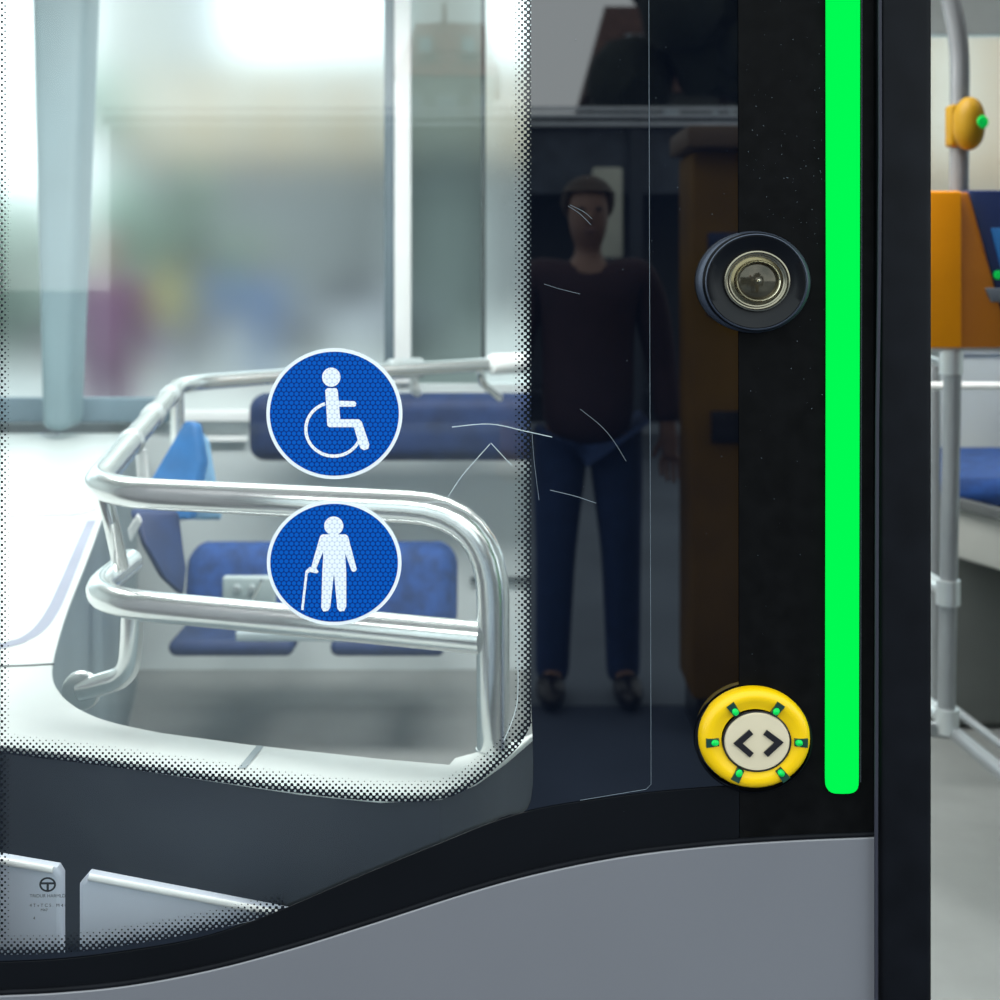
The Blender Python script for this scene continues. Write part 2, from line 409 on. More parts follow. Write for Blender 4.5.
g = spline([Vector((a, b)) for a, b in [(92, 520), (80, 548), (66, 582), (52, 612), (36, 632), (14, 643), (-20, 650)]], 6)
gp = [PD(v.x, v.y, DR) for v in g]
bm = bmesh.new()
rows = []
for i, p in enumerate(gp):
    t = (gp[min(i+1, len(gp)-1)]-gp[max(i-1, 0)]).normalized(); nrm = Vector((t.y, -t.x, 0))*.0085*(1 if i < len(gp)-8 else 1.3)
    rows.append((bm.verts.new(p-nrm+Vector((0, 0, .0004))), bm.verts.new(p+nrm+Vector((0, 0, .0004)))))
for (a, b), (c, d) in zip(rows, rows[1:]): bm.faces.new((a, b, d, c))
frombm('groove', bm, 'groove', dash)
bm = bmesh.new()
qs = [PD(a, b, DR-.0006) for a, b in [(257, 745), (264, 746), (246, 768), (238, 768)]]
bm.faces.new([bm.verts.new(v) for v in qs]); frombm('joint_gap', bm, mat('joint_grey', (.30, .36, .38), .6), dash)
bm = bmesh.new(); tube_bm(bm, [PD(50+9*math.cos(t), 433+3*math.sin(t), DR-.001) for t in [k*math.pi/5 for k in range(11)]], .002, 6)
frombm('screw_ring', bm, 'groove', dash)

# pale outer panels seen low through the glass
def lowpanel(pts, label):
    e = empty('wheel_box_panel', P(pts[0][0], 960, .06), label=label, cat='panel')
    k = 1.06
    pp = [(P(a, b, .06).x, P(a, b, .06).z) for a, b in pts]
    flat('panel_face', [pp], 'silverpanel', e, y=.065, thick=.006, bev=.004)
    a, b = pts[0], pts[1]
    tube('bevel_highlight', [P(a[0]-1, a[1]-2.0, .057), P(b[0]-1, b[1]-2.0, .057)], .0028, 'trimwhite', e, seg=10)  # white tube laid on as the highlight of the panel bevel
    return e
lowpanel([(-40, 856), (54, 872), (57, 877), (57, 1610), (-40, 1610)], 'pale silver panel with dark round stamp low at the left edge of the door glass')
lowpanel([(90, 879), (330, 925), (330, 1610), (84, 1610), (84, 886)], 'pale silver wedge-shaped panel with a painted highlight on its top edge low behind the door glass')

# ------------------------------------------------------------------ steel railing
rail = empty('steel_handrail', PD(480, 745, DR), label='polished steel tube railing bent round the dashboard edge, behind the two blue stickers', cat='handrail')
RD = (511-HZ)*S*1.2
RT = .0160
Yf = .2
tube('top_rail', [P(493, 752, Yf), P(493, 511, Yf), PD(90, 491, RD), PD(180, 384, RD), PD(290, 376, RD), PD(600, 358, RD)], RT, 'steel', rail,
     corner=[0, .085, .085, .09, .02, 0], seg=24)
MD = (638-HZ)*S*1.2
m0 = P(482, 638, Yf); m1 = PD(82, 600, MD); m2 = PD(130, 562, MD)
tube('middle_rail', [m0, m1, m2], RT*.98, 'steel', rail, corner=.095, seg=24)
tube('post', [P(104, 492, .33), P(111, 520, .33), P(121, 566, .38)], .0085, 'steel', rail, seg=16)
tube('post', [P(133, 612, .38), P(132, 640, .38), P(128, 676, .38), P(82, 690, .40)], .0125, 'steel', rail, corner=.05, seg=20)
lathe('wall_flange', [(0, .006), (.02, .006), (.022, .003), (.022, 0)], 'collar', rail, P(82, 690, .40), seg=24)
tube('post', [P(177, 392, 1.75), P(178, 520, 1.75)], .015, 'steel', rail, seg=16)
tube('post', [P(141, 450, 1.0), P(145, 500, 1.0)], .009, 'trimwhite', rail, seg=16)
def collar(px, py, drop, L=.03, r=.0175, m='collar', d=None):
    c = PD(px, py, drop); dd = d or (PD(180, 384, RD)-PD(90, 491, RD)).normalized()
    tube('joint_collar', [c-dd*L/2, c-dd*(L/2-.004), c+dd*(L/2-.004), c+dd*L/2], [r*.9, r, r, r*.9], m, rail, seg=20)
for t, L in ((.30, .022), (.55, .07), (.80, .07)):
    a = PD(90, 491, RD); b = PD(180, 384, RD); c = a.lerp(b, t)
    dd = (b-a).normalized()
    tube('joint_collar', [c-dd*L/2, c-dd*(L/2-.006), c+dd*(L/2-.006), c+dd*L/2], [.0155, .0185, .0185, .0155], 'collar', rail, seg=20)
bx = (PD(600, 358, RD)-PD(290, 376, RD)).normalized()
collar(405, 368.5, RD, .09, .024, 'collar', bx); collar(508, 363.5, RD, .11, .026, 'trimwhite', bx)
tube('bracket', [PD(414, 368, RD), PD(414, 368, RD)-Vector((0, 0, .05)), PD(414, 368, RD)+Vector((0, .12, -.07))], .011, 'trimwhite', rail, corner=.02)
c = PD(479, 365, RD)
tube('bracket', [c, c-Vector((-.005, 0, .04)), c+Vector((.05, .1, -.09))], .010, 'chrome', rail, corner=.03)
tube('rail_base', [P(493, 748, Yf), P(493, 754, Yf)], .017, 'steel', rail)

# ------------------------------------------------------------------ seats and pad
pad = empty('hip_rest_pad', P(390, 465, 2.35), label='long dark blue padded hip rest on the far wall above the blue seats', cat='cushion')
a = P(248, 462, 2.35); b = P(640, 394, 2.35)
box('cushion', (a.x, 2.33, a.z), (b.x, 2.43, b.z), 'navy', pad, .045, 6)
for px in (300, 440, 580): pbox('bracket', px, 415, px+14, 445, 2.43, .17, 'collar', pad, .004)
def seat(px0, px1, label, Y=2.05):
    e = empty('folding_seat', P((px0+px1)/2, 655, Y), label=label, cat='seat')
    a = P(px0, 642, Y); b = P(px1, 546, Y)
    bm = bmesh.new(); box_bm(bm, (a.x, Y, a.z), (b.x, Y+.1, b.z), .045, 6)
    for v in bm.verts:       # rounded, dished shell
        u = (v.co.x-a.x)/(b.x-a.x)*2-1; h = (v.co.z-a.z)/(b.z-a.z)
        v.co.y += .05*h+.03*u*u
        v.co.z -= .03*u*u*(h > .5)
    frombm('backrest', bm, 'blue', e)
    bm = bmesh.new(); box_bm(bm, (a.x+.02, Y-.16, a.z+.01), (b.x-.02, Y+.06, a.z+.05), .02, 5)
    frombm('seat_cushion', bm, 'navy', e)
    pbox('seat_bracket', (px0+px1)/2-8, 600, (px0+px1)/2+8, 640, Y+.14, .4, 'collar', e, .004)
    return e
seat(176, 312, 'blue folding seat partly behind the walking stick sticker, on the left')
seat(330, 456, 'rounded blue folding seat showing to the right of the walking stick sticker')
mp = empty('seat_mounting_plate', P(240, 612, 1.6), label='small grey mounting plate with a lever in front of the left folding seat', cat='plate')
pbox('plate', 222, 577, 275, 612, 1.6, .02, mat('mount_grey', (.42, .5, .5), .5), mp, .006)
for px in (237, 252): lathe('bolt', [(0, .012), (.006, .012), (.008, 0)], 'collar', mp, P(px, 588, 1.6), seg=20)
tube('lever', [P(248, 606, 1.57), P(262, 580, 1.57)], .004, 'chrome', mp)
pbox('foot_plate', 235, 632, 395, 642, 1.6, .05, mat('mount_pale', (.5, .58, .6), .5), mp, .005)

fs = empty('upright_folded_seat', P(185, 600, 1.3), label='blue flipped-up seat with a light veil painted on its top, leaning beside the railing corner, left of the stickers', cat='seat')
def slab(name, q, th, m, parent, bev=.01):
    nrm = (q[1]-q[0]).cross(q[2]-q[0]).normalized()
    if nrm.y > 0: nrm = -nrm
    bm = bmesh.new(); vs = [bm.verts.new(p) for p in q]+[bm.verts.new(p-nrm*th) for p in q]
    nq = len(q)
    bm.faces.new(vs[:nq]); bm.faces.new(vs[nq:][::-1])
    for i in range(nq):
        j = (i+1) % nq; bm.faces.new((vs[i], vs[i+nq], vs[j+nq], vs[j]))
    bmesh.ops.recalc_face_normals(bm, faces=bm.faces)
    bmesh.ops.bevel(bm, geom=list(bm.edges), offset=bev, segments=3, profile=.5, affect='EDGES')
    return frombm(name, bm, m, parent)
slab('backrest', [P(184, 420, 1.45), P(194, 423, 1.44), P(201, 462, 1.42), P(188, 520, 1.38), P(136, 520, 1.38), P(146, 486, 1.42)], .03, 'veilblue', fs, .008)
slab('backrest_edge', [P(194, 424, 1.52), P(209, 440, 1.52), P(222, 520, 1.5), P(190, 520, 1.5)], .02, mat('pale_blue_shell', (.22, .42, .62), .4), fs, .008)
slab('seat_cushion', [P(133, 510, 1.1), P(181, 510, 1.15), P(187, 570, 1.15), P(186, 598, 1.1), P(166, 580, 1.05), P(148, 546, 1.05)], .035, 'navy', fs, .012)  # lower half of the seat, painted darker where the light veil ends
slab('hinge_cover', [P(137, 514, .9), P(141, 522, .9), P(130, 543, .9), P(127, 530, .9)], .01, 'trimwhite', fs, .003)

# ------------------------------------------------------------------ doorway interior on the right
vp = empty('grab_pole', P(960, 720, 1.3), label='steel grab pole curving over at the top, above the orange ticket validator', cat='pole')
tube('pole', [P(900, -60, 1.3), P(945, -25, 1.3), P(960, 40, 1.3), P(959, 195, 1.3)], .0175, mat('satin_steel', (.22, .23, .24), .4, metal=.5), vp, corner=.12, seg=20)
sb = empty('stop_button_box', P(964, 150, 1.24), label='yellow oval stop button box with a green button, clamped to the steel pole', cat='button')
c = P(965, 125, 1.26)
bm = bmesh.new(); bmesh.ops.create_uvsphere(bm, u_segments=32, v_segments=20, radius=1)
for v in bm.verts: v.co = Vector((c.x+v.co.x*.027, c.y-.02+v.co.y*.03, c.z+math.copysign(abs(v.co.z)**.8, v.co.z)*.048))
frombm('housing', bm, 'stopyel', sb)
lathe('push_button', [(0, .006), (.009, .006), (.012, 0)], 'led', sb, (c.x+.013, c.y-.046, c.z), seg=24)
pbox('clamp', 951, 104, 967, 146, 1.27, .035, 'stopyel', sb, .006)

tv = empty('ticket_validator', P(965, 350, 1.3), label='orange ticket validator with a dark blue slanted screen, inside the doorway', cat='validator')
Yv = 1.2
def prism(name, pts, Y, dep, m, parent, bev=.004):
    q = [P(a, b, Y) for a, b in pts]
    bm = bmesh.new(); f = [bm.verts.new(v) for v in q]; g2 = [bm.verts.new(v+Vector((0, dep, 0))) for v in q]
    n_ = len(f); bm.faces.new(f); bm.faces.new(g2[::-1])
    for i in range(n_):
        j = (i+1) % n_; bm.faces.new((f[i], g2[i], g2[j], f[j]))
    bmesh.ops.recalc_face_normals(bm, faces=bm.faces)
    if bev: bmesh.ops.bevel(bm, geom=list(bm.edges), offset=bev, segments=3, profile=.5, affect='EDGES')
    return frombm(name, bm, m, parent)
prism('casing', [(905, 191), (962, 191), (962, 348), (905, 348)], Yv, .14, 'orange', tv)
prism('side_casing', [(960, 192), (969, 192), (1012, 348), (960, 348)], Yv+.012, .13, 'orangeshade', tv)
prism('screen_housing', [(968, 190), (1090, 190), (1090, 348), (1012, 348)], Yv+.02, .12, 'screen', tv)
prism('screen', [(992, 228), (1070, 228), (1070, 300), (1010, 300)], Yv+.014, .01, 'screenlit', tv, .002)
prism('card_slot', [(986, 288), (1080, 288), (1080, 302), (992, 302)], Yv+.005, .02, mat('slot_grey', (.12, .14, .17), .5), tv, .002)
lathe('indicator', [(0, .004), (.007, .003), (.008, 0)], 'led', tv, P(998, 275, Yv+.01), seg=20)
pbox('mounting_bracket', 930, 345, 1010, 352, Yv+.04, .08, 'collar', tv, .003)

fr = empty('steel_barrier_frame', P(950, 725, 1.3), label='steel tube barrier with clamps standing inside the open doorway', cat='railing')
pm = mat('satin_pole', (.34, .36, .37), .35, metal=.6)
Yp = 1.25
tube('post', [P(953, 352, Yp), P(946, 722, Yp)], .0155, pm, fr, seg=20)
tube('post', [P(934, 352, Yp+.5), P(934, 715, Yp+.5)], .014, pm, fr, seg=20)
tube('cross_rail', [P(915, 386, Yp+.3), P(1090, 386, Yp+.3)], .008, 'trimwhite', fr)
tube('sloping_rail', [P(925, 728, Yp), P(953, 732, Yp), P(1060, 820, Yp-.35)], .014, pm, fr, seg=16)
tube('sloping_rail', [P(925, 702, Yp+.3), P(953, 708, Yp+.3), P(1060, 790, Yp)], .009, pm, fr, seg=16)
for (px, py) in ((951, 362), (948, 592), (947, 720)):
    c = P(px, py, Yp); tube('clamp', [c-Vector((0, 0, .022)), c+Vector((0, 0, .022))], .021, 'collar', fr, seg=20)
    tube('clamp_arm', [c, c+Vector((-.04, .18, .02))], .014, 'collar', fr)
sx = empty('passenger_bench', P(985, 620, 2.1), label='blue upholstered seat on a beige base, seen through the open doorway', cat='seat')
a = P(936, 500, 2.0); b = P(1180, 472, 2.0)
box('seat_cushion', (a.x, 1.9, a.z), (b.x, 2.45, b.z), 'blue', sx, .035, 5)
slab('seat_base', [P(928, 498, 1.95), P(1180, 560, 1.7), P(1180, 625, 1.7), P(928, 550, 1.95)], .3, 'beige', sx, .01)
slab('base_edge', [P(928, 490, 1.93), P(1180, 556, 1.66), P(1180, 568, 1.66), P(928, 502, 1.93)], .02, mat('edge_dark', (.10, .11, .11), .5), sx, .004)
pbox('backrest', 1020, 380, 1180, 478, 2.42, .09, 'blue', sx, .03)
pbox('plinth', 930, 540, 1180, 728, 2.12, .3, mat('plinth_dark', (.09, .10, .095), .6), sx, .02)
st(pbox('trim_7', 900, 610, XR, 640, FW-.04, .04, mat('kick_dark', (.10, .115, .11), .6), None, .004))

# ------------------------------------------------------------------ the door leaf
door = empty('bus_door', P(500, 2000, 0), label='glossy black-framed glass bus door leaf with silver lower panel, standing half across the doorway', cat='door')
TOP = -600
def plane_px(name, x0, y0, x1, y1, y, m, parent):
    a, b = P(x0, y1), P(x1, y0)
    bm = bmesh.new(); bm.faces.new([bm.verts.new(v) for v in ((a.x, y, a.z), (b.x, y, a.z), (b.x, y, b.z), (a.x, y, b.z))])
    return frombm(name, bm, m, parent, False)
plane_px('window_pane', -62, TOP, 742, 1000, .002, 'glass', door)
hole_low = [(-6, 955), (60, 953), (120, 946), (200, 932), (286, 912), (350, 884), (430, 850), (500, 818), (531, 800), (531, 700)]
hole = [(-6, TOP+80), (531, TOP+80)]+[(v.x, v.y) for v in spline([Vector((a, b)) for a, b in hole_low[::-1]], 5)]
C = [(-62, 996), (0, 992), (60, 989), (130, 982), (210, 967), (290, 946), (380, 918), (470, 889), (540, 870), (620, 854), (700, 844), (780, 838), (873, 834)]
Cs = [(v.x, v.y) for v in spline([Vector((a, b)) for a, b in C], 6)]
outer = [(-62, TOP), (742, TOP), (742, 842)]+[p for p in Cs[::-1] if p[0] < 742]
flat('printed_border', [px2(outer), px2(hole)], 'frit', door, y=0., smooth=False)
flat('sensor_cover', [px2([(737, TOP), (873, TOP)]+[p for p in Cs[::-1] if p[0] >= 737])], 'module', door, y=-.0015, smooth=False)
flat('lower_panel', [px2([(x, y+2) for x, y in Cs]+[(873, 1990), (-62, 1990)])], 'bodysilver', door, y=-.002, thick=.004, bev=.001)
tube('panel_gasket', [P(x, y-1)+Vector((0, -.002, 0)) for x, y in Cs], .0022, 'rubber', door, seg=10)
bt = [(v.x, v.y) for v in spline([Vector(p) for p in [(-62, 964), (0, 962), (60, 959), (120, 952), (200, 938), (270, 914), (350, 880), (430, 847), (520, 813), (620, 796), (700, 788), (738, 786)]], 6)]
flat('lower_seal_band', [px2(bt+[(738, 842)]+[p for p in Cs[::-1] if p[0] < 738])], mat('satin_black_band', (.003, .0035, .005), .5, spec=.12, var=.2), door, y=-.0009, thick=.0008, bev=.0002, smooth=False)
D1 = [(-6, TOP+80), (531, TOP+80)]
strip('dotted_border', [(531, 722-k*15) for k in range(0, 84)][::-1], -18, 'dots', door, -.0004).scale = (1, 1, 1)
strip('dotted_border', [(-6, TOP+80+k*20) for k in range(0, 75) if TOP+80+k*20 < 955], 16, 'dots', door, -.0005)
ls = spline([Vector((a, b)) for a, b in hole_low[:5]], 8)
strip('dotted_border', [(v.x, v.y) for v in ls], 20, 'dots', door, -.0006)
A = [(-6, 752), (60, 760), (130, 769), (200, 779), (300, 793), (380, 801), (440, 799), (475, 784), (500, 764), (520, 744), (532, 722)]
As = spline([Vector((a, b)) for a, b in A], 8)
strip('dotted_border', [(v.x, v.y) for v in As], 21, 'dots', door, -.0007)
def scr(pts, w=.00035, m='scratch'):
    v = spline([Vector((a, b, 0)) for a, b in pts], 5)
    tube('scratch', [P(q.x, q.y)+Vector((0, -.0008, 0)) for q in v], w, m, door, seg=6)
scr([(452, 427), (490, 424), (525, 431), (552, 437)]); scr([(445, 502), (462, 476), (490, 444)], .0003); scr([(491, 443), (502, 455), (512, 466)], .0003)
scr([(532, 432), (534, 460), (539, 500)], .0002, 'scratchdim'); scr([(568, 206), (580, 214), (591, 225)], .0002, 'scratchdim'); scr([(570, 205), (584, 212), (592, 219)], .0002, 'scratchdim')
scr([(580, 409), (600, 425), (613, 440), (626, 461)], .0002, 'scratchdim'); scr([(544, 284), (560, 289), (580, 294)], .0002, 'scratchdim')
scr([(550, 490), (575, 496), (596, 503)], .0003, 'scratchdim'); scr([(517, 625), (518, 690), (514, 715), (504, 740)], .0003)
scr([(418, 503), (445, 503), (478, 521), (500, 550)], .0002)
tube('fine_edge_line', [P(647, TOP)+Vector((0, -.0006, 0)), P(651, 784)+Vector((0, -.0006, 0)), P(646, 789)+Vector((0, -.0006, 0)), P(580, 800)+Vector((0, -.0006, 0))], .0002, 'scratchdim', door, seg=6)
a = P(-62, 1990); b = P(873, TOP)
box('leaf_frame', (b.x-.03, .004, a.z), (b.x+.03, .035, b.z), 'rubber', door, .003)
box('leaf_frame', (a.x-.012, -.006, a.z), (a.x, .035, b.z), 'rubber', door, .003)
a = P(876, 1990); b = P(928, TOP)
box('rubber_seal', (a.x, -.012, a.z), (b.x, .045, b.z), 'rubber', door, .006, 3)
a = P(872, 1990); b = P(877, TOP)
tube('seal_highlight', [P(874, TOP)+Vector((0, -.011, 0)), P(876, 150)+Vector((0, -.011, 0)), P(875, 280)+Vector((0, -.011, 0)), P(873, 420)+Vector((0, -.011, 0)), P(872, 830)+Vector((0, -.011, 0)), P(872.5, 1990)+Vector((0, -.011, 0))], .0016, 'rubberedge', door, seg=10)  # lighter grey tube drawn as the thin highlight along the seal
# dust specks on the cover
bm = bmesh.new()
for i in range(210):
    px = random.uniform(745, 826) if i % 6 else random.uniform(560, 745); py = random.gauss(180, 120)
    if i % 4 == 0: py = random.uniform(0, 830)
    if (px-755)**2+(py-281)**2 < 62**2 or (px-755)**2+(py-738)**2 < 60**2: continue
    c = P(px, py); rr = random.uniform(.00010, .00034)
    bm.faces.new([bm.verts.new((c.x+rr*math.cos(t)*random.uniform(.6, 1.3), -.0022, c.z+rr*math.sin(t))) for t in (0, 1.2, 2.5, 3.8, 5)])
o = frombm('dust_specks', bm, 'scratchdim', door, False); o['kind'] = 'stuff'

# etched stamp on the pane
bm = bmesh.new()
c = P(48, 884)
st_ = flat('glass_stamp', [px2(circ(48, 884, 8.4, 7.4, 40)), px2(circ(48, 884, 6.4, 5.5, 40))], 'ink', door, y=-.0009, smooth=False)
bm.free()
def prect(x0, y0, x1, y1): return px2([(x0, y0), (x1, y0), (x1, y1), (x0, y1)])
flat('glass_stamp', [prect(41.5, 881.7, 54.5, 883.9)], 'ink', door, y=-.0009, smooth=False)
flat('glass_stamp', [prect(46.9, 883.7, 49.3, 890.5)], 'ink', door, y=-.0009, smooth=False)
def text(s, px, py, size, m, parent, y=-.0009):
    cu = bpy.data.curves.new('t', 'FONT'); cu.body = s; cu.size = size*S; cu.align_x = 'LEFT'
    o = bpy.data.objects.new('t', cu); col.objects.link(o)
    me = bpy.data.meshes.new_from_object(o.evaluated_get(bpy.context.evaluated_depsgraph_get()))
    bpy.data.objects.remove(o); c = P(px, py)
    for v in me.vertices: v.co = (c.x+v.co.x, y, c.z+v.co.y)
    me.materials.clear(); link('stamp_lettering', me, m, parent, False)
text('TRIDUR HARMLDT', 30, 896.8, 4.6, 'ink', door); text('4 T v T C S .  M 4 v', 30, 906.3, 4.6, 'ink', door)
text('M47', 41, 910.8, 4, 'ink', door); text('4', 33.5, 919, 4.5, 'ink', door)

# green light strip
gs = empty('light_strip', P(842, 793), label='glowing green vertical light strip with rounded lower end, right of the yellow button', cat='light')
arc = [(842.5+15.5*math.cos(t), 781+12.5*math.sin(t)) for t in [k*math.pi/12 for k in range(13)]]
# squared-round end
endp = []
for k in range(13):
    t = k*math.pi/12; ct, s_ = math.cos(t), math.sin(t)
    endp.append((842.5+15.5*math.copysign(abs(ct)**.55, ct), 778+15*abs(s_)**.55))
flat('lamp', [px2([(827, TOP), (860, TOP), (859, 300)]+endp+[(828, 300)], -.0055)], 'green', gs, y=-.0035, thick=.003, bev=.0008)
tube('glass_edge', [P(861, TOP)+Vector((0, -.004, 0)), P(860, 300)+Vector((0, -.004, 0)), P(859, 780)+Vector((0, -.004, 0))], .0006, 'rubberedge', gs, seg=8)

# camera
ce = empty('door_camera', P(755, 281), label='round glossy black camera housing with a brass-toned lens, above the yellow button', cat='camera')
c = P(753, 282); k = S
lathe('mounting_ring', [(57*k, 0), (57*k, .004), (55*k, .007), (51*k, .009), (47*k, .009), (47*k, .004)], 'ringrey', ce, (c.x-.0005, -.0005, c.z), 1.0, .89)
c2 = P(756, 282, -.014)
lathe('housing', [(52*k, .004), (52*k, .011), (50.6*k, .0135), (48*k, .0142), (40*k, .012), (33*k, .010), (31*k, .010)], 'glossblack', ce, (c2.x, -.001, c2.z), 1.0, .94)
lathe('housing_rim', [(50.2*k, .0137), (50.5*k, .0150), (49.6*k, .0154), (48.8*k, .0140)], 'ringrey', ce, (c2.x, -.001, c2.z), 1.0, .94)
c3 = P(757, 281, -.012)
lathe('lens_ring', [(33*k, .009), (32.4*k, .0125), (31*k, .0128), (30*k, .0105), (28*k, .0100), (27.5*k, .0115), (26*k, .0110), (25.5*k, .0085), (22*k, .0075)], 'lensmetal', ce, (c3.x, -.001, c3.z), 1.0, .92)
lathe('lens_bezel', [(22.5*k, .007), (22.3*k, .0135), (21.3*k, .0145), (20*k, .0135), (19.4*k, .011)], 'lensbright', ce, (c3.x+.0008, -.001, c3.z), 1.0, .92)
lathe('lens', [(20*k, .0105), (14*k, .0120), (7*k, .0128), (4.2*k, .0129), (4*k, .0125), (3*k, .0126), (0, .0132)], 'lensglass', ce, (c3.x+.0008, -.001, c3.z), 1.0, .92)
lathe('lens_pupil', [(0, .0006), (1.4*k, .0004), (1.8*k, 0)], 'lensbright', ce, (c3.x+.001, -.0138, c3.z+.0004), 1.0, .92, seg=20)

# door button
be = empty('door_button', P(755, 738), label='round yellow door opening button with two black arrows and six green lights', cat='button')
c = P(753.5, 738)
lathe('base_gasket', [(58.5*k, 0), (58.5*k, .003), (56*k, .005)], 'rubber', be, (c.x-.0006, -.0015, c.z), 1., .9)
c = P(754.8, 738.3, -.010)
lathe('button_ring', [(55.2*k, .001), (55.6*k, .005), (54.5*k, .009), (51.5*k, .0118), (47*k, .0130), (42*k, .0122), (37*k, .0105), (33.4*k, .0102), (33.2*k, .008)], 'yellow', be, (c.x, -.0015, c.z), 1., .893)
c2 = P(757.2, 742, -.014)
lathe('push_plate', [(33.0*k, .008), (32.2*k, .0118), (31.2*k, .0126), (16*k, .0130), (0, .0131)], 'cream', be, (c2.x, -.0015, c2.z), 1., .885)
lathe('plate_gap', [(34*k, .0100), (33.9*k, .0118), (32.8*k, .0120), (32.7*k, .010)], 'blackpl', be, (c2.x, -.0015, c2.z), 1., .885)
def chevron(pts):
    q = [Vector(p) for p in pts]; wdt = 2.6
    d1 = (q[1]-q[0]).normalized(); d2 = (q[2]-q[1]).normalized()
    n1 = Vector((-d1.y, d1.x)); n2 = Vector((-d2.y, d2.x)); nm = (n1+n2); nm = nm/nm.dot(n1)
    lp = [q[0]+n1*wdt, q[1]+nm*wdt, q[2]+n2*wdt, q[2]-n2*wdt, q[1]-nm*wdt, q[0]-n1*wdt]
    flat('arrow_mark', [px2([(v.x, v.y) for v in lp], -.0155)], 'blackpl', be, y=-.0153, thick=.001, bev=.0003)
chevron([(751, 732), (738, 743.5), (751.5, 755)]); chevron([(765.5, 732.5), (779, 742.5), (766, 754.5)])
for i, (px, py) in enumerate([(734, 710), (777, 709.5), (800.5, 742.5), (782, 774), (738, 774.5), (713, 742.5)]):
    ang = math.atan2(741-py, px-756)
    rd = Vector((math.cos(ang), 0, math.sin(ang))); tg = Vector((-math.sin(ang), 0, math.cos(ang)))
    c = P(px, py, -.0140); c.y = 0
    def q(u, v, y): return c+rd*u*S+tg*v*S+Vector((0, y, 0))
    bm = bmesh.new(); f = [q(7.0, -4.4, -.0157), q(7.0, 4.4, -.0157), q(-6, 3.4, -.0150), q(-6, -3.4, -.0150)]
    vs = [bm.verts.new(v) for v in f]+[bm.verts.new(v+Vector((0, .008, 0))) for v in f]
    bm.faces.new(vs[:4]); bm.faces.new(vs[4:][::-1])
    for a_ in range(4):
        b_ = (a_+1) % 4; bm.faces.new((vs[a_], vs[a_+4], vs[b_+4], vs[b_]))
    w_ = frombm('light_window', bm, mat('window_dark_green', (.01, .05, .035), .15), be, False)
    bm = bmesh.new(); bmesh.ops.create_uvsphere(bm, u_segments=20, v_segments=12, radius=1)
    cc = q(-1.8, 0, -.0148)
    for v in bm.verts:
        v.co = cc+rd*v.co.x*3.9*S+tg*v.co.z*3.3*S+Vector((0, v.co.y*.0026, 0))
    l_ = frombm('light_bulb', bm, 'led', None); l_.parent = w_; l_.matrix_parent_inverse = Matrix()

# stickers
def sticker(cx, cy, rx, ry, label, name):
    e = empty(name, P(cx, cy), label=label, cat='sticker')
    flat('white_rim', [px2(circ(cx, cy, rx, ry, 96))], 'stickwhite', e, y=-.0008, smooth=False)
    flat('blue_disc', [px2(circ(cx, cy, rx-3.6, ry-3.6, 96))], 'hexblue', e, y=-.0011, smooth=False)
    return e
def limb(a, b, r0, r1, n=12):
    a = Vector(a); b = Vector(b); d = (b-a).normalized(); th = math.atan2(d.y, d.x); out = []
    for k in range(n+1): t = th+math.pi/2+math.pi*k/n; out.append((a.x+r0*math.cos(t), a.y+r0*math.sin(t)))
    for k in range(n+1): t = th-math.pi/2+math.pi*k/n; out.append((b.x+r1*math.cos(t), b.y+r1*math.sin(t)))
    return out
def symbol(name, shapes, e, m='hexwhite'):
    obs = []
    for i, lp in enumerate(shapes):
        loops = lp if isinstance(lp[0], list) else [lp]
        obs.append(flat('s', [px2(l) for l in loops], None, None, y=-.0014-.00003*i, smooth=False))
    bm = bmesh.new()
    for o in obs:
        bm.from_mesh(o.data); bpy.data.objects.remove(o)
    return frombm(name, bm, m, e, False)
s1 = sticker(334.5, 413.5, 68, 65.5, 'round blue sticker with a white wheelchair user symbol, upper of the two stickers', 'wheelchair_sticker')
ring_o = []; ring_i = []
for k in range(41):
    t = math.radians(-108) - math.radians(250)*k/40      # open wheel
    ring_o.append((334+29.5*math.cos(t), 429+28.5*math.sin(t))); ring_i.append((334+26.3*math.cos(t), 429+25.2*math.sin(t)))
symbol('wheelchair_symbol', [circ(331.5, 377, 9.2, 9.6, 40), [(325.5, 390), (327.5, 388), (336.5, 388), (338, 390), (340.5, 419), (359, 419), (362, 421.5), (369.5, 444), (368.5, 448.5), (364, 450), (360.5, 448), (354, 427), (329.5, 427), (327.5, 425)],
                             [(338.5, 400.5), (355, 401), (356.5, 403), (356, 405.5), (354.5, 406.5), (339, 406.5)], ring_o+ring_i[::-1]], s1)
s2 = sticker(334.3, 562.5, 67.3, 62.5, 'round blue sticker with a white figure leaning on a walking stick, lower of the two', 'walking_stick_sticker')
symbol('walking_figure_symbol', [circ(334, 525.5, 9.6, 9.4, 40),
    [(325, 534), (343, 534), (346.5, 538), (345.5, 556), (346.5, 572), (346.5, 606), (344.5, 610.5), (340, 611), (337.5, 608), (334.2, 573), (330.5, 607), (328, 610.5), (323.5, 611), (321.5, 607.5), (322.5, 572), (323.5, 556), (322, 538)],
    limb((324, 538), (313.5, 569), 4.2, 2.6), limb((344.5, 538), (354, 568.5), 4.2, 2.8),
    [(310, 566.5), (316, 567), (319, 571.5), (317, 573), (310.5, 571.5), (308, 573), (303.8, 609.5), (301.3, 609.5), (305.8, 570.5)]], s2)

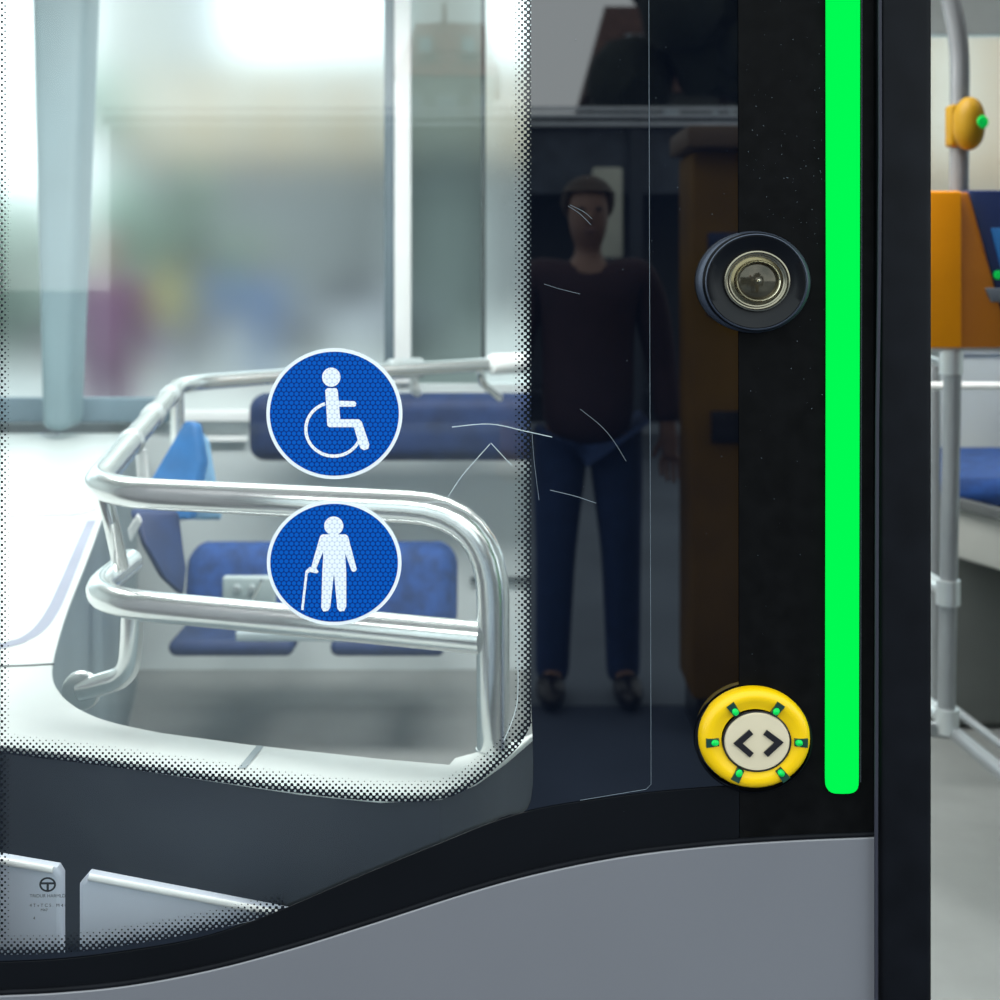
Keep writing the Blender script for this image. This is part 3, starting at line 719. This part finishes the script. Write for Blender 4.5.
# bus body round the doorway (street side)
bodyx0, bodyx1 = P(-62-15, 0).x, P(1500, 0).x
st(box('wall_front_left', (-2.66, -.01, FL-.1), (bodyx0, .04, 2.7), 'bodysilver', None, .004))
st(box('wall_front_right', (bodyx1, -.01, FL-.1), (2.86, .04, 2.7), 'bodysilver', None, .004))
st(box('wall_front_top', (bodyx0, -.01, P(0, TOP).z+.005), (bodyx1, .04, 2.7), 'bodysilver', None, .004))

# ------------------------------------------------------------------ ground
st(box('ground', (-60, -3.3, -.1), (60, .2, 0), 'asphaltshade'))  # darker strip beside the bus; shade there is put into its colour
st(box('ground_platform', (-60, -90, -.1), (60, -3.3, .004), mat('platform_paving', (.17, .20, .24), .9, var=.15, scale=1.2)))
st(box('ground_far', (-90, FW+.2, -.1), (90, 90, 0), 'pave'))

# ------------------------------------------------------------------ street side (mirrored in the glass)
def house(pxc, L, wpx, y_eave, y_ridge, label, depth=8., rm='roofred', wm='housewall'):
    k = S*L
    c = R(pxc, HZ, L); x0, x1 = c.x-wpx/2*k, c.x+wpx/2*k; y1 = c.y; ze = R(0, y_eave, L).z; zr = R(0, y_ridge, L).z
    e = empty('house', (c.x, y1, 0), label=label, cat='house')
    box('house_wall', (x0, y1-depth, 0), (x1, y1, ze), wm, e)
    ov = .35
    bm = bmesh.new(); x0-=ov; x1+=ov; ya=y1+ov; yb=y1-depth-ov; ym=(ya+yb)/2; hip=(x1-x0)*.16
    v = [bm.verts.new(p) for p in ((x0, ya, ze-.2), (x1, ya, ze-.2), (x1, yb, ze-.2), (x0, yb, ze-.2), (x0+hip, ym, zr), (x1-hip, ym, zr))]
    for f in ((0, 1, 5, 4), (1, 2, 5), (2, 3, 4, 5), (3, 0, 4), (3, 2, 1, 0)): bm.faces.new([v[i] for i in f])
    frombm('roof', bm, rm, e, False)
    for j, t in enumerate((.3, .7)):
        dx = x0+(x1-x0)*t; dz = ze+(zr-ze)*(.28); dw = (x1-x0)*.075
        d = box('dormer', (dx-dw, ya-(ya-ym)*.5, dz), (dx+dw, ya-(ya-ym)*.12, dz+dw*2.4), rm, e)
        q = box('window', (dx-dw*.7, ya-(ya-ym)*.12, dz+dw*.3), (dx+dw*.7, ya-(ya-ym)*.12+.06, dz+dw*2.1), 'winpane', None); q.parent = d; q.matrix_parent_inverse = Matrix()
        q = box('window_bar', (dx-dw*.06, ya-(ya-ym)*.12+.06, dz+dw*.3), (dx+dw*.06, ya-(ya-ym)*.12+.1, dz+dw*2.1), 'winframe', None); q.parent = d; q.matrix_parent_inverse = Matrix()
    nwin = 3
    for fl in range(3):
        for j in range(nwin):
            wx = x0+(x1-x0)*(j+.5)/nwin; wz = ze*(fl+.35)/3.1
            f = box('window', (wx-.5, y1, wz), (wx+.5, y1+.06, wz+1.5), 'winframe', e)
            q = box('window_glass', (wx-.42, y1+.05, wz+.08), (wx+.42, y1+.08, wz+1.42), 'winpane', None); q.parent = f; q.matrix_parent_inverse = Matrix()
    ch = box('chimney', (x0+(x1-x0)*.42, ym-.3, zr-.6), (x0+(x1-x0)*.46, ym+.3, zr+.9), rm, e)
    return e
house(447, 58, 92, 72, 6, 'red-roofed house with two dormers mirrored left of the dotted edge of the door glass')
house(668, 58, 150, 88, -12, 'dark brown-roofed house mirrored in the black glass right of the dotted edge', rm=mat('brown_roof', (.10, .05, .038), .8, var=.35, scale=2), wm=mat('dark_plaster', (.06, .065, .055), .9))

# bus shelter
sh = empty('bus_shelter', R(560, 457, 10), label='long dark bus shelter with a pale roof edge, mirrored in the black door glass', cat='shelter')
x0, x1 = R(120, 0, 10).x, R(900, 0, 10).x
zb = R(0, 125, 10).z; yS = -9
box('back_panel', (x0, yS-1.5, .1), (x1, yS-1.45, zb), 'shelter', sh)
for xe in (x0, x1-.05): box('end_panel', (xe, yS-1.5, .1), (xe+.05, yS, zb), 'shelter', sh)
box('roof', (x0-.1, yS-1.6, zb), (x1+.1, yS+.1, zb+.06), 'shelter', sh)
for dz in (0., .055, .10): box('roof_edge', (x0-.1, yS+.1, zb-.02+dz*1.2), (x1+.1, yS+.14, zb+.008+dz*1.2), 'sheltersteel', sh)
for t in (0, .33, .66, 1): box('post', (x0+(x1-x0)*t-.05, yS, 0), (x0+(x1-x0)*t+.05, yS+.1, zb), 'shelter', sh)
box('fascia', (x0, yS-.02, zb-.55), (x1, yS+.03, zb-.02), mat('fascia_dark', (.06, .075, .10), .5, var=.3), sh)
box('bench', (x0+1, yS-1.3, .42), (x1-1, yS-.9, .47), 'shelter', sh)
nb = empty('notice_board', R(608, 455, 9.6), label='pale cream notice board on a post mirrored in the black glass beside the person', cat='board')
prs = R(592, 258, 9.6); pr2 = R(622, 168, 9.6)
box('board', (prs.x, prs.y, prs.z), (pr2.x, prs.y+.05, pr2.z), 'poster', nb, .02)
box('post', (prs.x+.09, prs.y-.01, 0), (prs.x+.15, prs.y+.04, prs.z+.3), 'shelter', nb)
tm = empty('mirror_cabinet', R(722, 745, 4), label='tall yellow cabinet added on the pavement for its reflection beside the door camera', cat='machine')  # made-up cabinet, added to give a yellow-brown reflection in the glass
a = R(692, 560, 4); b = R(775, 150, 4)
box('cabinet', (a.x, a.y-.3, .12), (b.x, a.y, b.z), mat('cabinet_yellow', (.20, .10, .008), .6, spec=.1, var=.3, scale=3), tm, .02)
box('hood', (a.x-.03, a.y-.3, b.z+.0), (b.x+.03, a.y+.1, b.z+.07), mat('hood_brown', (.16, .10, .06), .5), tm, .01)
box('display', (a.x+.05, a.y, 1.35), (b.x-.05, a.y+.01, 1.62), 'screen', tm, .004)
box('cabinet_tray', (a.x+.06, a.y, .95), (b.x-.06, a.y+.02, 1.05), 'blackpl', tm, .004)
box('plinth', (a.x+.02, a.y-.28, 0), (b.x-.02, a.y-.02, .12), 'blackpl', tm)

# ------------------------------------------------------------------ beyond the far window
def facade(x0p, x1p, L, ytop, ymid, label, mt, ml):
    Y = L-1; a = P(x0p, ymid, Y); b = P(x1p, ytop, Y)
    e = empty('street_building', ((a.x+b.x)/2, Y, 0), label=label, cat='building')
    box('upper_wall', (a.x, Y, a.z), (b.x, Y+6, b.z), mt, e)
    box('ground_floor_wall', (a.x+.2, Y+.3, 0), (b.x-.2, Y+6, a.z), ml, e)
    box('roof', (a.x-.3, Y-.3, b.z), (b.x+.3, Y+6.3, b.z+.4), 'ceil', e)
    n_ = max(3, int((b.x-a.x)/2.2))
    for i in range(n_):
        cx = a.x+(b.x-a.x)*(i+.5)/n_
        f = box('window', (cx-.45, Y-.03, a.z+.6), (cx+.45, Y+.02, b.z-.5), 'winframe', e)
        q = box('window_glass', (cx-.38, Y-.05, a.z+.68), (cx+.38, Y, b.z-.58), mat('fac_glass', (.55, .52, .46), .3), None); q.parent = f; q.matrix_parent_inverse = Matrix()
    return e
facade(132, 640, 42, 66, 158, 'beige building with a grey ground floor blurred beyond the far window', 'facadebeige', 'facadegrey')
facade(84, 190, 52, -60, 175, 'tall pale grey building strip blurred beside the left window pillar', mat('pale_lilac_wall', (.26, .27, .29), .9), 'facadegrey')
facade(900, 1200, 24, -10, 190, 'sand-coloured building blurred beyond the window over the orange validator', mat('sand_wall', (.36, .255, .17), .9), mat('sand_low', (.30, .29, .27), .9))
def tree(px, L, ytop, r, label, m='leaf', street=False):
    Y = L-1; c = P(px, ytop, Y)
    if street: c = R(px, ytop, L); Y = c.y
    e = empty('tree', (c.x, Y, 0), label=label, cat='tree')
    tube('trunk', [(c.x, Y, 0), (c.x+.05, Y, c.z-r*1.6), (c.x, Y, c.z-r*.6)], [.18, .12, .06], 'bark', e)
    bm = bmesh.new(); rnd = random.Random(px)
    for i in range(26):
        q = Vector((rnd.gauss(0, .5), rnd.gauss(0, .4), rnd.gauss(0, .45)))*r
        mm = Matrix.Translation((c.x+q.x, Y+q.y, c.z-r+q.z)) @ Matrix.Scale(r*rnd.uniform(.3, .5), 4)
        bmesh.ops.create_icosphere(bm, subdivisions=2, radius=1, matrix=mm)
    for v in bm.verts: v.co += Vector((rnd.gauss(0, 1), rnd.gauss(0, 1), rnd.gauss(0, 1)))*r*.03
    frombm('crown', bm, m, e)
tree(12, 22, 165, 1.9, 'pale green tree beyond the leftmost window strip', 'paleleaf')
tree(-180, 34, 150, 2.3, 'tall pale tree beyond the left edge of the window', 'paleleaf')
tree(190, 20, 205, 1.05, 'small grey-green tree blurred before the beige building')
# parked car far behind
def car(px0, px1, L, label, m):
    Y = L-1; a = P(px0, HZ, Y); b = P(px1, HZ, Y); w_ = b.x-a.x
    e = empty('car', ((a.x+b.x)/2, Y, 0), label=label, cat='car')
    prof = [(0, .35), (.02, .75), (.18, .9), (.32, 1.38), (.68, 1.42), (.84, .95), (.98, .85), (1, .4), (1, .3), (0, .3)]
    bm = bmesh.new(); f = [bm.verts.new((a.x+u*w_, Y, z)) for u, z in prof]; g2 = [bm.verts.new((a.x+u*w_, Y+1.7, z)) for u, z in prof]
    bm.faces.new(f); bm.faces.new(g2[::-1])
    for i in range(len(f)): j = (i+1) % len(f); bm.faces.new((f[i], g2[i], g2[j], f[j]))
    frombm('car_body', bm, m, e, False)
    prism2 = [(.22, .93), (.34, 1.32), (.66, 1.35), (.78, .95)]
    bm = bmesh.new(); bm.faces.new([bm.verts.new((a.x+u*w_, Y-.01, z)) for u, z in prism2]); frombm('side_window', bm, 'glossblack', e, False)
    for u in (.2, .8): 
        wl = lathe('wheel', [(0, .05), (.2, .05), (.33, .04), (.34, -.15), (0, -.15)], 'blackpl', e, (a.x+u*w_, Y, .34), seg=28)
car(270, 440, 21, 'grey car parked beyond the far window, right of the passers-by', mat('car_grey', (.42, .42, .46), .4))

# ------------------------------------------------------------------ people
def skinmesh(name, vs, es, rad, m, parent, sub=2):
    me = bpy.data.meshes.new(name); me.from_pydata(vs, es, []); me.update()
    o = bpy.data.objects.new(name, me); col.objects.link(o); me.materials.append(M[m])
    md = o.modifiers.new('skin', 'SKIN'); md.use_smooth_shade = True
    sv = me.skin_vertices[0].data
    for i, r_ in enumerate(rad): sv[i].radius = (r_, r_) if not isinstance(r_, tuple) else r_
    sv[0].use_root = True
    s_ = o.modifiers.new('sub', 'SUBSURF'); s_.levels = sub; s_.render_levels = sub
    dg = bpy.context.evaluated_depsgraph_get(); me2 = bpy.data.meshes.new_from_object(o.evaluated_get(dg))
    bpy.data.objects.remove(o)
    me2.name = name
    ob = bpy.data.objects.new(name, me2); col.objects.link(ob)
    for p in me2.polygons: p.use_smooth = True
    ob.parent = parent; return ob
def person(loc, rz, H, label, top, legs, hair='hair', arm=(0.10, .0), bent=False, fingers=False, cap=False):
    e = empty('person', loc, rz, label=label, cat='person'); f = H/1.75
    V, E, Rr = [], [], []
    def add(p, r_, par=None):
        V.append(tuple(c_*f for c_ in p)); Rr.append(tuple(q_*f for q_ in r_) if isinstance(r_, tuple) else r_*f)
        if par is not None: E.append((par, len(V)-1))
        return len(V)-1
    pel = add((0, 0, .95), (.13, .095)); ab = add((0, 0, 1.10), (.13, .10), pel); ch = add((0, 0, 1.30), (.17, .115), ab)
    nk0 = add((0, 0, 1.44), (.10, .085), ch); nk = add((0, -.005, 1.495), .046, nk0); nk2 = add((0, -.012, 1.53), .047, nk); hd = add((0, -.022, 1.572), (.07, .085), nk2); hd2 = add((0, -.01, 1.67), (.078, .092), hd); add((0, -.005, 1.73), (.05, .06), hd2)
    for s_ in (-1, 1):
        sh_ = add((s_*.19, 0, 1.44), .058, ch)
        if bent: el = add((s_*.25, -.06, 1.17), .045, sh_); wr = add((s_*.14, -.26, 1.32), .028, el); dirh = Vector((-s_*.25, -.45, .85)).normalized()
        else: el = add((s_*.25, .03, 1.13), .043, sh_); wr = add((s_*.27, -.04, .89), .028, el); dirh = Vector((0, -.1, -1)).normalized()
        w0 = Vector(V[wr])/f; pm_ = w0+dirh*.05; pa = add(tuple(pm_), (.036, .018) , wr)
        if fingers:
            side = Vector((1, 0, 0))
            for j, (off, ln) in enumerate(((-.030, .060), (-.010, .072), (.011, .066), (.030, .050))):
                b0 = pm_+dirh*.035+side*off; q0 = add(tuple(b0), .0095, pa); q1 = add(tuple(b0+dirh*ln*.55+Vector((0, -.006, 0))), .0085, q0); add(tuple(b0+dirh*ln+Vector((0, -.022, 0))), .0075, q1)
            t0 = w0+dirh*.03+side*(-s_*.036); tq = add(tuple(t0), .011, wr); add(tuple(t0+dirh*.045+side*(-s_*.02)), .009, tq)
        else: add(tuple(pm_+dirh*.08), (.03, .012), pa)
        hp = add((s_*.09, 0, .88), .068, pel); kn = add((s_*.11, -.02, .50), .05, hp); an = add((s_*.12, .02, .09), .038, kn); add((s_*.13, -.13, .035), .034, an)
    body = skinmesh('body', V, E, Rr, 'skin', e)
    # jacket
    def sub(points, chain, name, m, grow):
        vs = [tuple(c_*f for c_ in p) for p, _ in points]; rr = [(tuple((q_+grow)*f for q_ in r_) if isinstance(r_, tuple) else (r_+grow)*f) for _, r_ in points]
        return skinmesh(name, vs, chain, rr, m, e)
    if bent: arms = lambda s_: [((s_*.19, 0, 1.445), .060), ((s_*.25, -.06, 1.17), .048), ((s_*.15, -.24, 1.30), .034)]
    else: arms = lambda s_: [((s_*.19, 0, 1.445), .060), ((s_*.25, .03, 1.13), .048), ((s_*.268, -.035, .92), .034)]
    pts = [((0, 0, 1.28), (.178, .122)), ((0, 0, 1.10), (.15, .115)), ((0, 0, .80), (.175, .14)), ((0, 0, 1.495), (.07, .068))]+arms(-1)+arms(1)
    sub(pts, [(0, 1), (1, 2), (0, 3), (0, 4), (4, 5), (5, 6), (0, 7), (7, 8), (8, 9)], 'jacket', top, .012)
    pts = [((0, 0, 1.0), (.17, .12))]
    for s_ in (-1, 1): pts += [((s_*.092, 0, .87), .098), ((s_*.11, -.02, .50), .066), ((s_*.12, .015, .12), .055), ((s_*.12, .015, .03), .055)]
    sub(pts, [(0, 1), (1, 2), (2, 3), (3, 4), (0, 5), (5, 6), (6, 7), (7, 8)], 'trousers', legs, .008)
    for s_ in (-1, 1):
        bm = bmesh.new(); bmesh.ops.create_uvsphere(bm, u_segments=20, v_segments=12, radius=1)
        for v in bm.verts: v.co = Vector((s_*.128+v.co.x*.05, -.06+v.co.y*.14, .045+max(v.co.z, -.85)*.05))*f
        o = frombm('shoe', bm, 'blackpl', None); o.parent = e
    bm = bmesh.new(); bmesh.ops.create_uvsphere(bm, u_segments=24, v_segments=16, radius=1)
    for v in bm.verts:
        x, y, z = v.co
        if y < -.25 and z < .35: z = .35
        v.co = Vector((x*.092, .008+y*.105, 1.675+z*.088))*f
    o = frombm('hair', bm, hair, None); o.parent = e
    # face
    for nm, px_, pz, sx_, sz_, m in (('eye', -.03, 1.645, .012, .007, 'ink'), ('eye', .03, 1.645, .012, .007, 'ink'), ('mouth', 0, 1.575, .022, .005, 'pink'), ('nose', 0, 1.615, .012, .02, 'skin')):
        bm = bmesh.new(); bmesh.ops.create_uvsphere(bm, u_segments=12, v_segments=8, radius=1)
        for v in bm.verts: v.co = Vector((px_+v.co.x*sx_, -.098+v.co.y*(.018 if nm == 'nose' else .008), pz+v.co.z*sz_))*f
        o = frombm(nm, bm, m, None); o.parent = e
    return e
person(R(588, HZ, 4.4)*Vector((1, 1, 0)) if False else Vector((R(588, HZ, 4.4).x, R(588, HZ, 4.4).y, 0)), math.pi, 1.82,
       'person in a dark maroon jacket and blue jeans mirrored in the black door glass', 'jacket', 'jeans', bent=False, fingers=True)
def passer(px, L, H, rz, label, top, legs, hair='hair'):
    c = P(px, HZ, L-1); person(Vector((c.x, L-1, 0)), rz, H, label, top, legs, hair)
passer(106, 8.0, 1.74, .3, 'passer-by in a purple coat and pink cap blurred beyond the far window', 'purple', 'purple', 'pink')
passer(170, 15, 1.7, -.2, 'passer-by in a yellow coat blurred beyond the far window', 'ycl', 'trous')
passer(214, 17, 1.75, 0, 'passer-by in blue just right of the yellow-coated one', 'bcl', 'trous')
passer(262, 14, 1.7, .4, 'passer-by in blue nearest the wheelchair sticker, beyond the far window', 'bcl', 'bcl')

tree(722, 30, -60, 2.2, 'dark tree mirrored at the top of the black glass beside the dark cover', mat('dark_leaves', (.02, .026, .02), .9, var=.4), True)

facade(404, 486, 34, -90, 175, 'tall grey building added to darken the sky behind the narrow window strip left of the dotted edge', mat('mid_grey_wall', (.17, .19, .19), .9), mat('mid_grey_low', (.42, .44, .44), .9))  # added to block bright sky so the mirrored house shows
